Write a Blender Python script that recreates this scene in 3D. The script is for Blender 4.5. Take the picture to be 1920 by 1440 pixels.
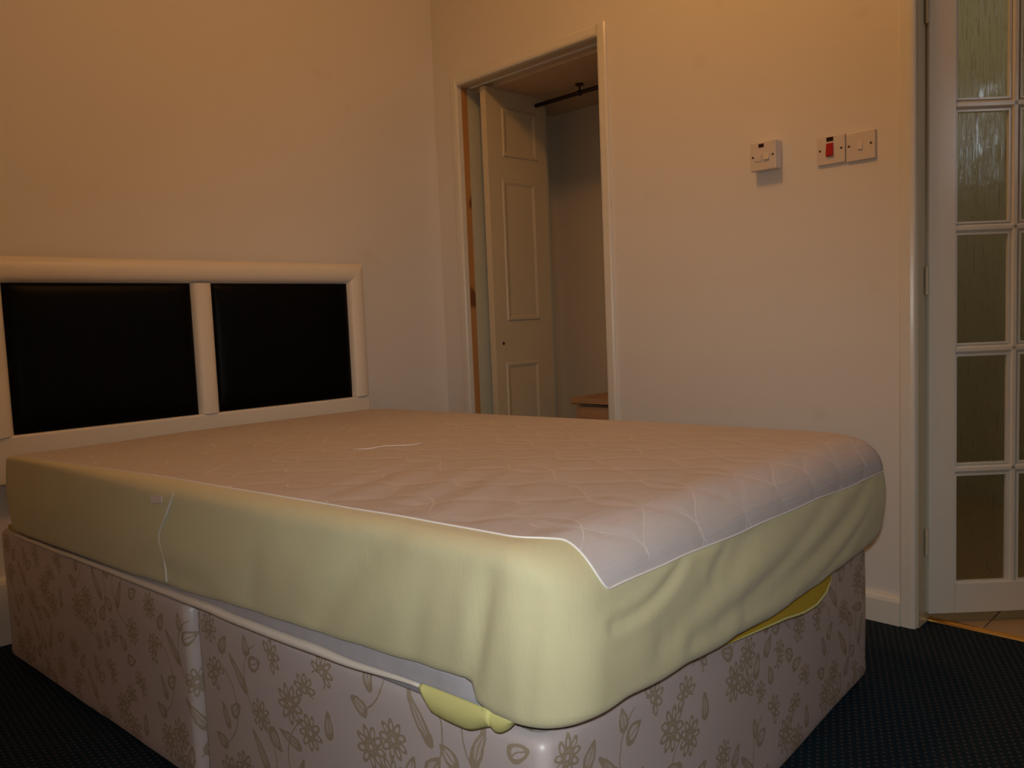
import bpy, bmesh, math, random
from mathutils import Vector, Matrix, noise
random.seed(7)
for o in list(bpy.data.objects):
    bpy.data.objects.remove(o)
scene = bpy.context.scene
COL = scene.collection

# ------------------------------------------------------------------ camera
CAMP = Vector((-2.45, -2.9155, 0.955))
YAW, PITCH, ROLL, FPX = 0.7787466711, -0.0794170654, -0.0405929454, 1507.9019
fw = Vector((math.sin(YAW) * math.cos(PITCH), math.cos(YAW) * math.cos(PITCH), math.sin(PITCH)))
rt = Vector((math.cos(YAW), -math.sin(YAW), 0))
up = rt.cross(fw)
r2 = rt * math.cos(ROLL) + up * math.sin(ROLL)
u2 = up * math.cos(ROLL) - rt * math.sin(ROLL)
cd = bpy.data.cameras.new('camera')
cam = bpy.data.objects.new('camera', cd)
COL.objects.link(cam)
cam.matrix_world = Matrix(((r2.x, u2.x, -fw.x, CAMP.x), (r2.y, u2.y, -fw.y, CAMP.y), (r2.z, u2.z, -fw.z, CAMP.z), (0, 0, 0, 1)))
cd.sensor_fit = 'HORIZONTAL'
cd.sensor_width = 36.0
cd.lens = 36.0 * FPX / 1920.0
cd.clip_start = 0.02
scene.camera = cam

# ------------------------------------------------------------------ view, world, lights
scene.view_settings.view_transform = 'Standard'
scene.view_settings.look = 'None'
scene.view_settings.exposure = -0.06
scene.view_settings.gamma = 1.0
scene.view_settings.use_curve_mapping = False
w = bpy.data.worlds.new('world')
scene.world = w
w.use_nodes = True
w.node_tree.nodes['Background'].inputs[0].default_value = (0.35, 0.5, 0.8, 1)
w.node_tree.nodes['Background'].inputs[1].default_value = 0.02


def lamp(name, kind, loc, power, color, radius=0.05, look=None, size=None):
    d = bpy.data.lights.new(name, kind)
    d.energy = power
    d.color = color
    if kind == 'AREA':
        d.shape = 'RECTANGLE'
        d.size, d.size_y = size
    else:
        d.shadow_soft_size = radius
    o = bpy.data.objects.new(name, d)
    COL.objects.link(o)
    o.location = loc
    if look is not None:
        o.rotation_euler = (Vector(look) - Vector(loc)).to_track_quat('-Z', 'Y').to_euler()
    return o


# warm bulb of the bedroom ceiling, just above the frame
lamp('ceiling_bulb', 'POINT', (-1.10, -1.62, 2.62), 17.5, (1.0, 0.455, 0.125), 0.09)
# the camera's weak flash
fl = lamp('camera_flash', 'SPOT', (CAMP.x + 0.0, CAMP.y, CAMP.z + 0.05), 39.0, (0.94, 1.0, 1.0), 0.018, (-1.40, -1.95, 0.52))
fl.data.spot_size = math.radians(84)
fl.data.spot_blend = 1.0
# dusk coming in by the bedroom window behind the camera
lamp('window_daylight', 'AREA', (-0.11, -3.70, 1.70), 1.7, (0.70, 0.86, 1.0), size=(0.17, 0.40), look=(-0.11, 0, 1.67))
# added dim fill, no known lamp: brightens the hall behind the glazed door
lamp('hall_fill', 'POINT', (0.95, -1.75, 2.25), 4.2, (1.0, 0.80, 0.52), 0.06)

# ------------------------------------------------------------------ materials


class NT:
    """small node expression helper"""

    def __init__(self, name):
        self.mat = bpy.data.materials.new(name)
        self.mat.use_nodes = True
        self.t = self.mat.node_tree
        self.t.nodes.clear()
        self.out = self.n('ShaderNodeOutputMaterial')
        self.b = self.n('ShaderNodeBsdfPrincipled')
        self.t.links.new(self.b.outputs[0], self.out.inputs[0])

    def n(self, k, **kw):
        x = self.t.nodes.new(k)
        for a, b in kw.items():
            setattr(x, a, b)
        return x

    def put(self, sock, v):
        if hasattr(v, 'is_output'):
            self.t.links.new(v, sock)
        else:
            sock.default_value = v

    def m(self, op, a, b=None, c=None):
        x = self.n('ShaderNodeMath', operation=op)
        self.put(x.inputs[0], a)
        if b is not None:
            self.put(x.inputs[1], b)
        if c is not None:
            self.put(x.inputs[2], c)
        return x.outputs[0]

    def vm(self, op, a, b=None):
        x = self.n('ShaderNodeVectorMath', operation=op)
        self.put(x.inputs[0], a)
        if b is not None:
            self.put(x.inputs[1], b)
        return x.outputs[0]

    def length(self, a):
        x = self.n('ShaderNodeVectorMath', operation='LENGTH')
        self.put(x.inputs[0], a)
        return x.outputs['Value']

    def xyz(self, v):
        x = self.n('ShaderNodeSeparateXYZ')
        self.put(x.inputs[0], v)
        return x.outputs[0], x.outputs[1], x.outputs[2]

    def vec(self, a, b, c=0.0):
        x = self.n('ShaderNodeCombineXYZ')
        for i, v in enumerate((a, b, c)):
            self.put(x.inputs[i], v)
        return x.outputs[0]

    def mix(self, f, a, b):
        x = self.n('ShaderNodeMix', data_type='RGBA')
        self.put(x.inputs[0], f)
        self.put(x.inputs[6], a)
        self.put(x.inputs[7], b)
        return x.outputs[2]

    def coord(self, kind='Object'):
        return self.n('ShaderNodeTexCoord').outputs[kind]

    def scale(self, v, s):
        return self.vm('MULTIPLY', v, s)

    def noise(self, v, scale, detail=3.0, rough=0.5):
        x = self.n('ShaderNodeTexNoise')
        self.put(x.inputs['Vector'], v)
        x.inputs['Scale'].default_value = scale
        x.inputs['Detail'].default_value = detail
        x.inputs['Roughness'].default_value = rough
        return x.outputs[0]

    def ramp(self, v, lo, hi):
        x = self.n('ShaderNodeMapRange')
        x.interpolation_type = 'SMOOTHSTEP'
        self.put(x.inputs[0], v)
        x.inputs[1].default_value = lo
        x.inputs[2].default_value = hi
        return x.outputs[0]

    def bump(self, h, strength, dist):
        x = self.n('ShaderNodeBump')
        x.inputs['Strength'].default_value = strength
        x.inputs['Distance'].default_value = dist
        self.put(x.inputs['Height'], h)
        self.t.links.new(x.outputs[0], self.b.inputs['Normal'])

    def set(self, color=None, rough=None, metal=None, spec=None, **kw):
        if color is not None:
            self.put(self.b.inputs['Base Color'], color if hasattr(color, 'is_output') else (*color, 1))
        if rough is not None:
            self.put(self.b.inputs['Roughness'], rough)
        if metal is not None:
            self.b.inputs['Metallic'].default_value = metal
        if spec is not None:
            self.b.inputs['Specular IOR Level'].default_value = spec
        for k, v in kw.items():
            self.put(self.b.inputs[k.replace('_', ' ')], v)


def rgb(*c):
    return (*c, 1)


def plain(name, color, rough=0.5, metal=0.0, spec=0.5, var=0.06, nscale=9.0, bump=0.0, bscale=60.0, **kw):
    N = NT(name)
    co = N.coord()
    a = N.noise(co, nscale, 4.0)
    dark = tuple(x * (1 - var) for x in color)
    light = tuple(min(1, x * (1 + var)) for x in color)
    N.set(N.mix(a, rgb(*dark), rgb(*light)), rough, metal, spec, **kw)
    if bump:
        N.bump(N.noise(co, bscale, 3.0), 0.35, bump)
    return N.mat


def wall_material(name, color, rough=0.75, relief=0.0012):
    N = NT(name)
    co = N.coord()
    big = N.noise(co, 2.3, 3.0)
    spots = N.ramp(N.noise(N.vm('ADD', co, (3.1, 1.7, 0.4)), 5.2, 2.0), 0.66, 0.80)
    c = N.mix(big, rgb(*[x * 0.965 for x in color]), rgb(*color))
    c = N.mix(N.m('MULTIPLY', spots, 0.16), c, rgb(color[0] * 0.62, color[1] * 0.55, color[2] * 0.4))
    N.set(c, rough, 0, 0.25)
    fib = N.noise(N.scale(co, (1, 1, 1)), 48.0, 5.0, 0.6)
    N.bump(fib, 0.35, relief)
    return N.mat


M = {}
M['wall'] = wall_material('wall_paint', (0.80, 0.78, 0.755))
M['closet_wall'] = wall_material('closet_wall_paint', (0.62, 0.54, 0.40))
M['hall_wall'] = wall_material('hall_wall_paint', (0.52, 0.51, 0.42))
M['ceiling'] = plain('ceiling_paint', (0.8, 0.78, 0.74), 0.85)
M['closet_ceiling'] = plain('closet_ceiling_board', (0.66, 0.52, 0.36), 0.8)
M['gloss'] = plain('white_gloss_paint', (0.78, 0.77, 0.71), 0.22, spec=0.5, var=0.03, bump=0.0006, bscale=30)
M['satin_paint'] = plain('cream_door_paint', (0.66, 0.59, 0.43), 0.4, var=0.04, bump=0.0003, bscale=90)
M['leaf_back'] = plain('grey_green_undercoat', (0.60, 0.62, 0.52), 0.6)
M['plastic'] = plain('white_plastic', (0.72, 0.66, 0.61), 0.35, var=0.01)
M['dark_lens'] = plain('dark_red_neon_lens', (0.035, 0.006, 0.010), 0.2, var=0.0)
M['red'] = plain('red_rocker_plastic', (0.42, 0.006, 0.010), 0.3, var=0.02)
M['screw'] = plain('dull_brass_screw', (0.10, 0.065, 0.03), 0.45, 0.6)
M['steel'] = plain('dark_steel', (0.055, 0.04, 0.035), 0.45, 0.7)
M['brass'] = plain('brass', (0.83, 0.43, 0.10), 0.30, 0.9)
M['black_plastic'] = plain('black_plastic', (0.01, 0.01, 0.01), 0.4)
M['dark_hole'] = plain('hole_dark', (0.03, 0.02, 0.012), 0.8)
M['cream_vinyl'] = plain('cream_vinyl', (0.83, 0.78, 0.69), 0.42, var=0.02, bump=0.0004, bscale=160)
M['piping'] = plain('cream_tape', (0.72, 0.66, 0.60), 0.7, bump=0.0004, bscale=300)
M['lavender'] = plain('lavender_grey_mattress_border', (0.44, 0.42, 0.46), 0.55, var=0.12, nscale=40, bump=0.0008, bscale=260)
M['white_thread'] = plain('white_thread', (0.86, 0.84, 0.84), 0.6)
M['yellow_bright'] = plain('yellow_jersey', (0.66, 0.63, 0.25), 0.8, bump=0.0006, bscale=120)
M['yellow_satin'] = plain('yellow_satin_edge', (0.46, 0.31, 0.03), 0.4, bump=0.001, bscale=90)
M['pale_label'] = plain('pale_label', (0.80, 0.70, 0.66), 0.6)

# black padded vinyl
M['black_vinyl'] = plain('black_vinyl', (0.0012, 0.0010, 0.0008), 0.42, spec=0.10, bump=0.0003, bscale=220)


def pine_material():
    N = NT('raw_pine')
    co = N.coord()
    g = N.noise(N.scale(co, (60, 60, 2.0)), 1.0, 4.0)
    k = N.ramp(N.noise(N.scale(co, (8, 8, 5.0)), 1.3, 1.0), 0.66, 0.74)
    c = N.mix(g, rgb(0.42, 0.20, 0.07), rgb(0.66, 0.38, 0.16))
    c = N.mix(k, c, rgb(0.20, 0.08, 0.03))
    N.set(c, 0.6)
    return N.mat


def oak_material():
    N = NT('oak_board')
    co = N.coord()
    g = N.noise(N.scale(co, (40, 3, 40)), 1.0, 4.0)
    N.set(N.mix(g, rgb(0.40, 0.22, 0.11), rgb(0.58, 0.35, 0.19)), 0.45)
    return N.mat


def carpet_material():
    N = NT('navy_pindot_carpet')
    co = N.coord()
    x, y, z = N.xyz(co)
    P = 0.0165
    # staggered grid of pale pin dots
    c, s = math.cos(0.42), math.sin(0.42)
    X = N.m('ADD', N.m('MULTIPLY', x, c / P), N.m('MULTIPLY', y, s / P))
    Y = N.m('SUBTRACT', N.m('MULTIPLY', y, c / P), N.m('MULTIPLY', x, s / P))
    row = N.m('FLOOR', Y)
    X = N.m('ADD', X, N.m('MULTIPLY', N.m('MODULO', N.m('ABSOLUTE', row), 2.0), 0.5))
    fx = N.m('SUBTRACT', N.m('FRACT', X), 0.5)
    fy = N.m('SUBTRACT', N.m('FRACT', Y), 0.5)
    d = N.length(N.vec(fx, fy))
    dot = N.m('SUBTRACT', 1.0, N.ramp(d, 0.13, 0.26))
    pile = N.noise(co, 420.0, 2.0)
    base = N.mix(pile, rgb(0.007, 0.016, 0.026), rgb(0.016, 0.031, 0.046))
    tint = N.noise(N.vec(N.m('FLOOR', X), row), 3.7, 0.0)
    dc = N.mix(N.ramp(tint, 0.35, 0.65), rgb(0.085, 0.085, 0.085), rgb(0.10, 0.065, 0.05))
    N.set(N.mix(N.m('MULTIPLY', dot, 0.85), base, dc), 0.95, 0, 0.1)
    N.bump(pile, 0.6, 0.003)
    return N.mat


def tile_material():
    N = NT('beige_floor_tile')
    co = N.coord()
    g = N.noise(co, 14.0, 4.0)
    N.set(N.mix(g, rgb(0.42, 0.29, 0.16), rgb(0.54, 0.40, 0.25)), 0.35)
    return N.mat


def glass_material():
    N = NT('reeded_obscure_glass')
    co = N.coord()
    h = N.noise(N.scale(co, (210, 210, 8)), 1.0, 2.0)
    h2 = N.noise(N.scale(co, (70, 70, 36)), 1.0, 2.0)
    N.set((0.84, 0.85, 0.76), 0.07, 0, 0.5, Transmission_Weight=1.0, IOR=1.45)
    facets = N.ramp(N.noise(N.vm('ADD', N.scale(co, (190, 190, 16)), (5, 3, 1)), 1.0, 3.0), 0.50, 0.66)
    N.put(N.b.inputs['Coat Weight'], N.m('MULTIPLY', facets, N.ramp(N.noise(co, 14.0, 1.0), 0.40, 0.62)))     # flat facets that mirror, among the ripples
    N.b.inputs['Coat Roughness'].default_value = 0.09
    N.b.inputs['Coat IOR'].default_value = 1.5
    N.bump(N.m('ADD', h, N.m('MULTIPLY', h2, 0.4)), 0.8, 0.0030)
    return N.mat


def skirt_material():
    N = NT('yellow_jersey_skirt')
    uv = N.coord('UV')
    weave = N.noise(N.scale(uv, (260, 40, 1)), 1.0, 3.0)
    cloud = N.noise(uv, 7.0, 3.0)
    c = N.mix(cloud, rgb(0.595, 0.56, 0.35), rgb(0.665, 0.63, 0.405))
    c = N.mix(N.m('MULTIPLY', weave, 0.35), c, rgb(0.56, 0.49, 0.27))
    N.set(c, 0.9, 0, 0.12)
    N.b.inputs['Sheen Weight'].default_value = 0.15
    N.bump(weave, 0.25, 0.0012)
    return N.mat


def quilt_material():
    N = NT('white_quilted_top')
    uv = N.coord('UV')
    wob = N.noise(uv, 5.0, 2.0)
    x, y, z = N.xyz(uv)
    sw = N.m('MULTIPLY', N.m('SINE', N.m('MULTIPLY', y, 2 * math.pi / 0.30)), 0.055)
    sw = N.m('ADD', sw, N.m('MULTIPLY', wob, 0.05))

    def lines(sgn):
        t = N.m('DIVIDE', N.m('ADD', x, N.m('MULTIPLY', sw, sgn)), 0.155)
        return N.m('ABSOLUTE', N.m('SUBTRACT', N.m('FRACT', t), 0.5))
    d = N.m('MINIMUM', lines(1.0), lines(-1.0))
    thread = N.m('SUBTRACT', 1.0, N.ramp(d, 0.004, 0.013))
    puff = N.ramp(d, 0.0, 0.22)
    broken = N.ramp(N.noise(uv, 11.0, 2.0), 0.40, 0.58)
    # fine drawn wrinkles that fan from the near corner
    fine = N.noise(N.scale(uv, (5, 70, 1)), 1.0, 4.0)
    c = N.mix(N.noise(uv, 6.0, 3.0), rgb(0.55, 0.51, 0.515), rgb(0.60, 0.56, 0.565))
    c = N.mix(N.m('MULTIPLY', N.m('MULTIPLY', thread, broken), 0.7), c, rgb(0.80, 0.78, 0.79))
    N.set(c, 0.8, 0, 0.2)
    N.bump(N.m('ADD', N.m('MULTIPLY', puff, 0.35), N.m('MULTIPLY', fine, 0.45)), 0.45, 0.006)
    return N.mat


def jacquard_material():
    N = NT('floral_jacquard')
    uv = N.coord('UV')
    uv = N.scale(uv, (1 / 1.12, 1 / 1.12, 1))
    x, y, z = N.xyz(uv)
    TW, TH = 0.40, 0.36
    # half-drop repeat
    cx = N.m('DIVIDE', x, TW)
    col = N.m('FLOOR', cx)
    lx = N.m('MULTIPLY', N.m('FRACT', cx), TW)
    yy = N.m('ADD', y, N.m('MULTIPLY', N.m('MODULO', N.m('ABSOLUTE', col), 2.0), TH * 0.5))
    ly = N.m('MULTIPLY', N.m('FRACT', N.m('DIVIDE', yy, TH)), TH)
    wob = N.n('ShaderNodeTexNoise')
    N.put(wob.inputs['Vector'], uv)
    wob.inputs['Scale'].default_value = 60
    off = N.scale(N.vm('SUBTRACT', wob.outputs[1], (0.5, 0.5, 0.5)), (0.006, 0.006, 0))
    P = N.vm('ADD', N.vec(lx, ly), off)

    chain = [None]      # each motif waits for the one before, which keeps the shader's stack short

    def base():
        if chain[0] is None:
            return P
        return N.vm('ADD', P, N.vec(N.m('MULTIPLY', chain[0], 1e-7), 0.0))

    def local(cx, cy, rot):
        q = N.vm('SUBTRACT', base(), (cx, cy, 0))
        r = N.n('ShaderNodeVectorRotate', rotation_type='Z_AXIS')
        N.put(r.inputs['Vector'], q)
        r.inputs['Angle'].default_value = -rot
        return r.outputs[0]

    def ell(px, py, a, b):
        return N.length(N.vec(N.m('DIVIDE', px, a), N.m('DIVIDE', py, b)))

    def daisy(cx, cy, rot, R, n=9, open_=0.0):
        R *= 1.16
        q = local(cx, cy, rot)
        qx, qy, _ = N.xyz(q)
        r = N.length(q)
        th = N.m('ARCTAN2', qy, qx)
        k = 2 * math.pi / n
        ph = N.m('SUBTRACT', N.m('FLOORED_MODULO', th, k), k / 2)
        px = N.m('SUBTRACT', N.m('MULTIPLY', r, N.m('COSINE', ph)), R * 0.66)
        py = N.m('MULTIPLY', r, N.m('SINE', ph))
        pet = N.m('COMPARE', ell(px, py, R * 0.34, R * 0.185), 0.86, 0.30)
        if open_:
            pet = N.m('MULTIPLY', pet, N.m('LESS_THAN', N.m('ABSOLUTE', th), open_))
        ring = N.m('COMPARE', r, R * 0.20, R * 0.07)
        return N.m('MAXIMUM', pet, ring)

    def leaf(cx, cy, rot, a, b, fill=0.0):
        q = local(cx, cy, rot)
        qx, qy, _ = N.xyz(q)
        bb = N.m('MULTIPLY', N.m('SUBTRACT', 1.1, N.m('MULTIPLY', qx, 0.45 / a)), b)
        e = N.length(N.vec(N.m('DIVIDE', qx, a), N.m('DIVIDE', qy, bb)))
        o = N.m('COMPARE', e, 0.84, 0.21)
        vein = N.m('MULTIPLY', N.m('LESS_THAN', N.m('ABSOLUTE', qy), 0.0011), N.m('LESS_THAN', e, 1.0))
        o = N.m('MAXIMUM', o, vein)
        if fill:
            o = N.m('MAXIMUM', o, N.m('MULTIPLY', N.m('LESS_THAN', e, 1.0), fill))
        return o

    def stem(cx, cy, R, side):
        q = N.vm('SUBTRACT', base(), (cx, cy, 0))
        qx, qy, _ = N.xyz(q)
        ring = N.m('COMPARE', N.length(q), R, 0.0013)
        half = N.m('GREATER_THAN' if side > 0 else 'LESS_THAN', qx, side * R * 0.45)
        return N.m('MULTIPLY', ring, half)

    els = [
        (daisy, (0.075, 0.075, 0.3, 0.027)),
        (daisy, (0.120, 0.045, 1.1, 0.024, 9, 2.2)),
        (daisy, (0.125, 0.102, 0.7, 0.025)),
        (daisy, (0.275, 0.260, 0.2, 0.028)),
        (daisy, (0.325, 0.228, 0.9, 0.025)),
        (daisy, (0.318, 0.295, 1.9, 0.023, 9, 2.3)),
        (daisy, (0.045, 0.250, 2.6, 0.026, 10, 2.4)),
        (daisy, (0.345, 0.080, 1.2, 0.024)),
        (daisy, (0.225, 0.325, 0.5, 0.024, 9, 2.2)),
        (daisy, (0.185, 0.215, 2.2, 0.023)),
        (daisy, (0.365, 0.335, 1.0, 0.023, 9, 2.4)),
        (daisy, (0.030, 0.330, 0.4, 0.022)),
        (daisy, (0.250, 0.060, 0.1, 0.022, 9, 2.5)),
        (leaf, (0.052, 0.130, 2.7, 0.020, 0.010, 0.3)),
        (leaf, (0.160, 0.070, 1.3, 0.022, 0.010)),
        (leaf, (0.270, 0.200, 2.9, 0.030, 0.008, 0.35)),
        (leaf, (0.075, 0.310, 1.0, 0.020, 0.010, 0.3)),
        (leaf, (0.330, 0.015, 0.2, 0.020, 0.010)),
        (leaf, (0.375, 0.255, 1.6, 0.022, 0.009, 0.3)),
        (daisy, (0.170, 0.015, 0.2, 0.021, 9, 2.3)),
        (leaf, (0.180, 0.150, 2.2, 0.040, 0.0085, 0.35)),
        (leaf, (0.205, 0.090, 0.9, 0.020, 0.011, 0.3)),
        (leaf, (0.235, 0.115, 2.5, 0.019, 0.010)),
        (leaf, (0.225, 0.185, -0.8, 0.022, 0.011, 0.3)),
        (leaf, (0.070, 0.180, 2.0, 0.024, 0.008, 0.35)),
        (leaf, (0.105, 0.200, 0.7, 0.019, 0.010)),
        (leaf, (0.120, 0.270, 2.3, 0.038, 0.008, 0.35)),
        (leaf, (0.175, 0.300, 0.4, 0.019, 0.011)),
        (leaf, (0.150, 0.325, 1.8, 0.017, 0.009, 0.3)),
        (leaf, (0.295, 0.045, 2.4, 0.019, 0.010, 0.3)),
        (leaf, (0.290, 0.145, 1.2, 0.034, 0.008, 0.35)),
        (leaf, (0.355, 0.160, 0.5, 0.019, 0.010)),
        (leaf, (0.215, 0.035, 1.9, 0.018, 0.009, 0.3)),
        (stem, (0.15, 0.14, 0.075, 1)),
        (stem, (0.345, 0.165, 0.085, -1)),
        (stem, (0.03, 0.20, 0.08, 1)),
        (stem, (0.21, 0.27, 0.07, -1)),
    ]
    for fn, args in els:
        e = fn(*args)
        chain[0] = e if chain[0] is None else N.m('MAXIMUM', chain[0], e)
    mask = chain[0]
    weave = N.noise(N.scale(uv, (900, 300, 1)), 1.0, 2.0)
    ground = N.mix(weave, rgb(0.50, 0.425, 0.42), rgb(0.58, 0.505, 0.50))
    gold = N.mix(weave, rgb(0.29, 0.225, 0.15), rgb(0.38, 0.30, 0.21))
    N.set(N.mix(N.m('MULTIPLY', mask, 0.92), ground, gold), N.mix(mask, rgb(0.40, 0.40, 0.40), rgb(0.55, 0.55, 0.55)), 0, 0.75)
    N.bump(N.m('ADD', N.m('MULTIPLY', weave, 0.5), mask), 0.3, 0.0006)
    return N.mat


M['pine'] = pine_material()
M['oak'] = oak_material()
M['carpet'] = carpet_material()
M['tile'] = tile_material()
M['grout'] = plain('dark_grout', (0.14, 0.10, 0.07), 0.9)
M['glass'] = glass_material()
M['skirt'] = skirt_material()
M['quilt'] = quilt_material()
M['jacquard'] = jacquard_material()
M['white_plastic_track'] = plain('white_track', (0.75, 0.75, 0.72), 0.4)

# ------------------------------------------------------------------ building helpers


def mesh_obj(name, verts, faces, mat, parent=None, smooth=False, uvs=None):
    me = bpy.data.meshes.new(name)
    me.from_pydata([tuple(v) for v in verts], [], faces)
    if uvs is not None:
        l = me.uv_layers.new(name='UVMap')
        for lp in me.loops:
            l.data[lp.index].uv = uvs[lp.vertex_index]
    me.materials.append(mat)
    if smooth:
        for p in me.polygons:
            p.use_smooth = True
    me.update()
    o = bpy.data.objects.new(name, me)
    COL.objects.link(o)
    if parent is not None:
        o.parent = parent
    return o


def bm_obj(name, bm, mat, parent=None, smooth=False):
    bmesh.ops.recalc_face_normals(bm, faces=bm.faces)
    me = bpy.data.meshes.new(name)
    bm.to_mesh(me)
    bm.free()
    me.materials.append(mat)
    if smooth:
        for p in me.polygons:
            p.use_smooth = True
        try:
            me.set_sharp_from_angle(angle=math.radians(38))
        except Exception:
            pass
    o = bpy.data.objects.new(name, me)
    COL.objects.link(o)
    if parent is not None:
        o.parent = parent
    return o


def add_box(bm, lo, hi, bevel=0.0, seg=2, mtx=None):
    lo, hi = Vector(lo), Vector(hi)
    c = (lo + hi) / 2
    s = hi - lo
    r = bmesh.ops.create_cube(bm, size=1.0, matrix=Matrix.Translation(c) @ Matrix.Diagonal((s.x, s.y, s.z, 1)))
    vs = r['verts']
    if bevel:
        es = list({e for v in vs for e in v.link_edges})
        rr = bmesh.ops.bevel(bm, geom=es, offset=bevel, segments=seg, affect='EDGES', profile=0.5)
        vs = list({v for f in rr['faces'] for v in f.verts} | {v for v in vs if v.is_valid})
    if mtx is not None:
        bmesh.ops.transform(bm, matrix=mtx, verts=[v for v in vs if v.is_valid])
    return vs


def box(name, lo, hi, mat, parent=None, bevel=0.0, seg=2, mtx=None):
    bm = bmesh.new()
    add_box(bm, lo, hi, bevel, seg, mtx)
    o = bm_obj(name, bm, mat, parent, smooth=bevel > 0)
    if bevel > 0:
        o.modifiers.new('flat_faces', 'WEIGHTED_NORMAL').keep_sharp = True
    return o


def prism(name, prof, axis, a, b, mat, parent=None, smooth=False, mtx=None):
    """extrude a closed 2-d profile along an axis; prof gives the other two coordinates in xyz order"""
    n = len(prof)
    vs = []
    for t in (a, b):
        for p, q in prof:
            vs.append({'x': (t, p, q), 'y': (p, t, q), 'z': (p, q, t)}[axis])
    fs = [tuple(range(n)), tuple(range(2 * n - 1, n - 1, -1))]
    fs += [(i, (i + 1) % n, n + (i + 1) % n, n + i) for i in range(n)]
    bm = bmesh.new()
    bv = [bm.verts.new(v) for v in vs]
    for f in fs:
        bm.faces.new([bv[i] for i in f])
    if mtx is not None:
        bmesh.ops.transform(bm, matrix=mtx, verts=bm.verts)
    return bm_obj(name, bm, mat, parent, smooth)


def tube_data(pts, rad, seg=8, flat=1.0):
    pts = [Vector(p) for p in pts]
    vs, fs = [], []
    nrm = None
    for i, p in enumerate(pts):
        t = (pts[min(i + 1, len(pts) - 1)] - pts[max(i - 1, 0)]).normalized()
        if nrm is None:
            nrm = t.cross(Vector((0, 0, 1)))
            if nrm.length < 0.1:
                nrm = t.cross(Vector((1, 0, 0)))
        nrm = (nrm - t * nrm.dot(t)).normalized()
        bn = t.cross(nrm)
        rr = rad(i / max(1, len(pts) - 1)) if callable(rad) else rad
        for k in range(seg):
            a = 2 * math.pi * k / seg
            vs.append(p + nrm * (rr * math.cos(a)) + bn * (rr * flat * math.sin(a)))
    for i in range(len(pts) - 1):
        for k in range(seg):
            k2 = (k + 1) % seg
            fs.append((i * seg + k, i * seg + k2, (i + 1) * seg + k2, (i + 1) * seg + k))
    fs.append(tuple(range(seg - 1, -1, -1)))
    L = (len(pts) - 1) * seg
    fs.append(tuple(L + k for k in range(seg)))
    return vs, fs


def tube(name, pts, rad, mat, parent=None, seg=8, flat=1.0):
    vs, fs = tube_data(pts, rad, seg, flat)
    return mesh_obj(name, vs, fs, mat, parent, True)


def lathe(name, prof, loc, mat, parent=None, axis='z', seg=16):
    """prof: list of (radius, height)"""
    vs, fs = [], []
    for r, h in prof:
        for k in range(seg):
            a = 2 * math.pi * k / seg
            x, y = r * math.cos(a), r * math.sin(a)
            v = {'z': (x, y, h), 'x': (h, x, y), 'y': (x, h, y)}[axis]
            vs.append(Vector(v) + Vector(loc))
    for i in range(len(prof) - 1):
        for k in range(seg):
            k2 = (k + 1) % seg
            fs.append((i * seg + k, i * seg + k2, (i + 1) * seg + k2, (i + 1) * seg + k))
    fs.append(tuple(range(seg)))
    L = (len(prof) - 1) * seg
    fs.append(tuple(L + k for k in range(seg)))
    bm = bmesh.new()
    bv = [bm.verts.new(v) for v in vs]
    for f in fs:
        bm.faces.new([bv[i] for i in f])
    return bm_obj(name, bm, mat, parent, True)


def tag(o, label, cat, group=None):
    o['label'] = label
    o['category'] = cat
    if group:
        o['group'] = group
    return o


def struct(o, label=None):
    o['kind'] = 'structure'
    if label:
        o['label'] = label
    return o


def thing(name, label, cat, loc=(0, 0, 0)):
    """an Empty at the base; parts are built in world space and re-seated under it"""
    o = bpy.data.objects.new(name, None)
    o.empty_display_size = 0.1
    COL.objects.link(o)
    o.location = loc
    if cat:
        tag(o, label, cat)
    return o


def seat(root):
    """keep the children where they were built although the root has moved to its base"""
    off = Matrix.Translation(root.location).inverted()
    for c in root.children:
        c.matrix_parent_inverse = off


# ------------------------------------------------------------------ the room shell
X0, Y0, ZC = -2.95, -3.75, 2.78
W2T = 0.10                       # thickness of the right-hand wall
HEAD = 2.0
C_Y0, C_Y1 = -0.968, -0.170      # closet opening
F_Y0, F_Y1 = -3.290, -2.092      # glazed-door opening

fl_o = struct(box('floor', (X0, Y0, -0.06), (0.092, 0.0, 0.0), M['carpet']), 'dark navy carpet with pale pin dots')
struct(box('wall_left', (X0, 0.0, -0.06), (0.0, 0.10, ZC), M['wall']), 'white painted wall behind the headboard')
bm = bmesh.new()
add_box(bm, (0, C_Y1, -0.06), (W2T, 0.10, ZC))
add_box(bm, (0, C_Y0, HEAD), (W2T, C_Y1, ZC))
add_box(bm, (0, F_Y1, -0.06), (W2T, C_Y0, ZC))
add_box(bm, (0, F_Y0, HEAD), (W2T, F_Y1, ZC))
add_box(bm, (0, Y0, -0.06), (W2T, F_Y0, ZC))
struct(bm_obj('wall_right', bm, M['wall']), 'white painted wall with the closet and glazed doorways')
struct(box('wall_far_side', (X0 - 0.1, Y0, -0.06), (X0, 0.1, ZC), M['wall']))
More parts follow.
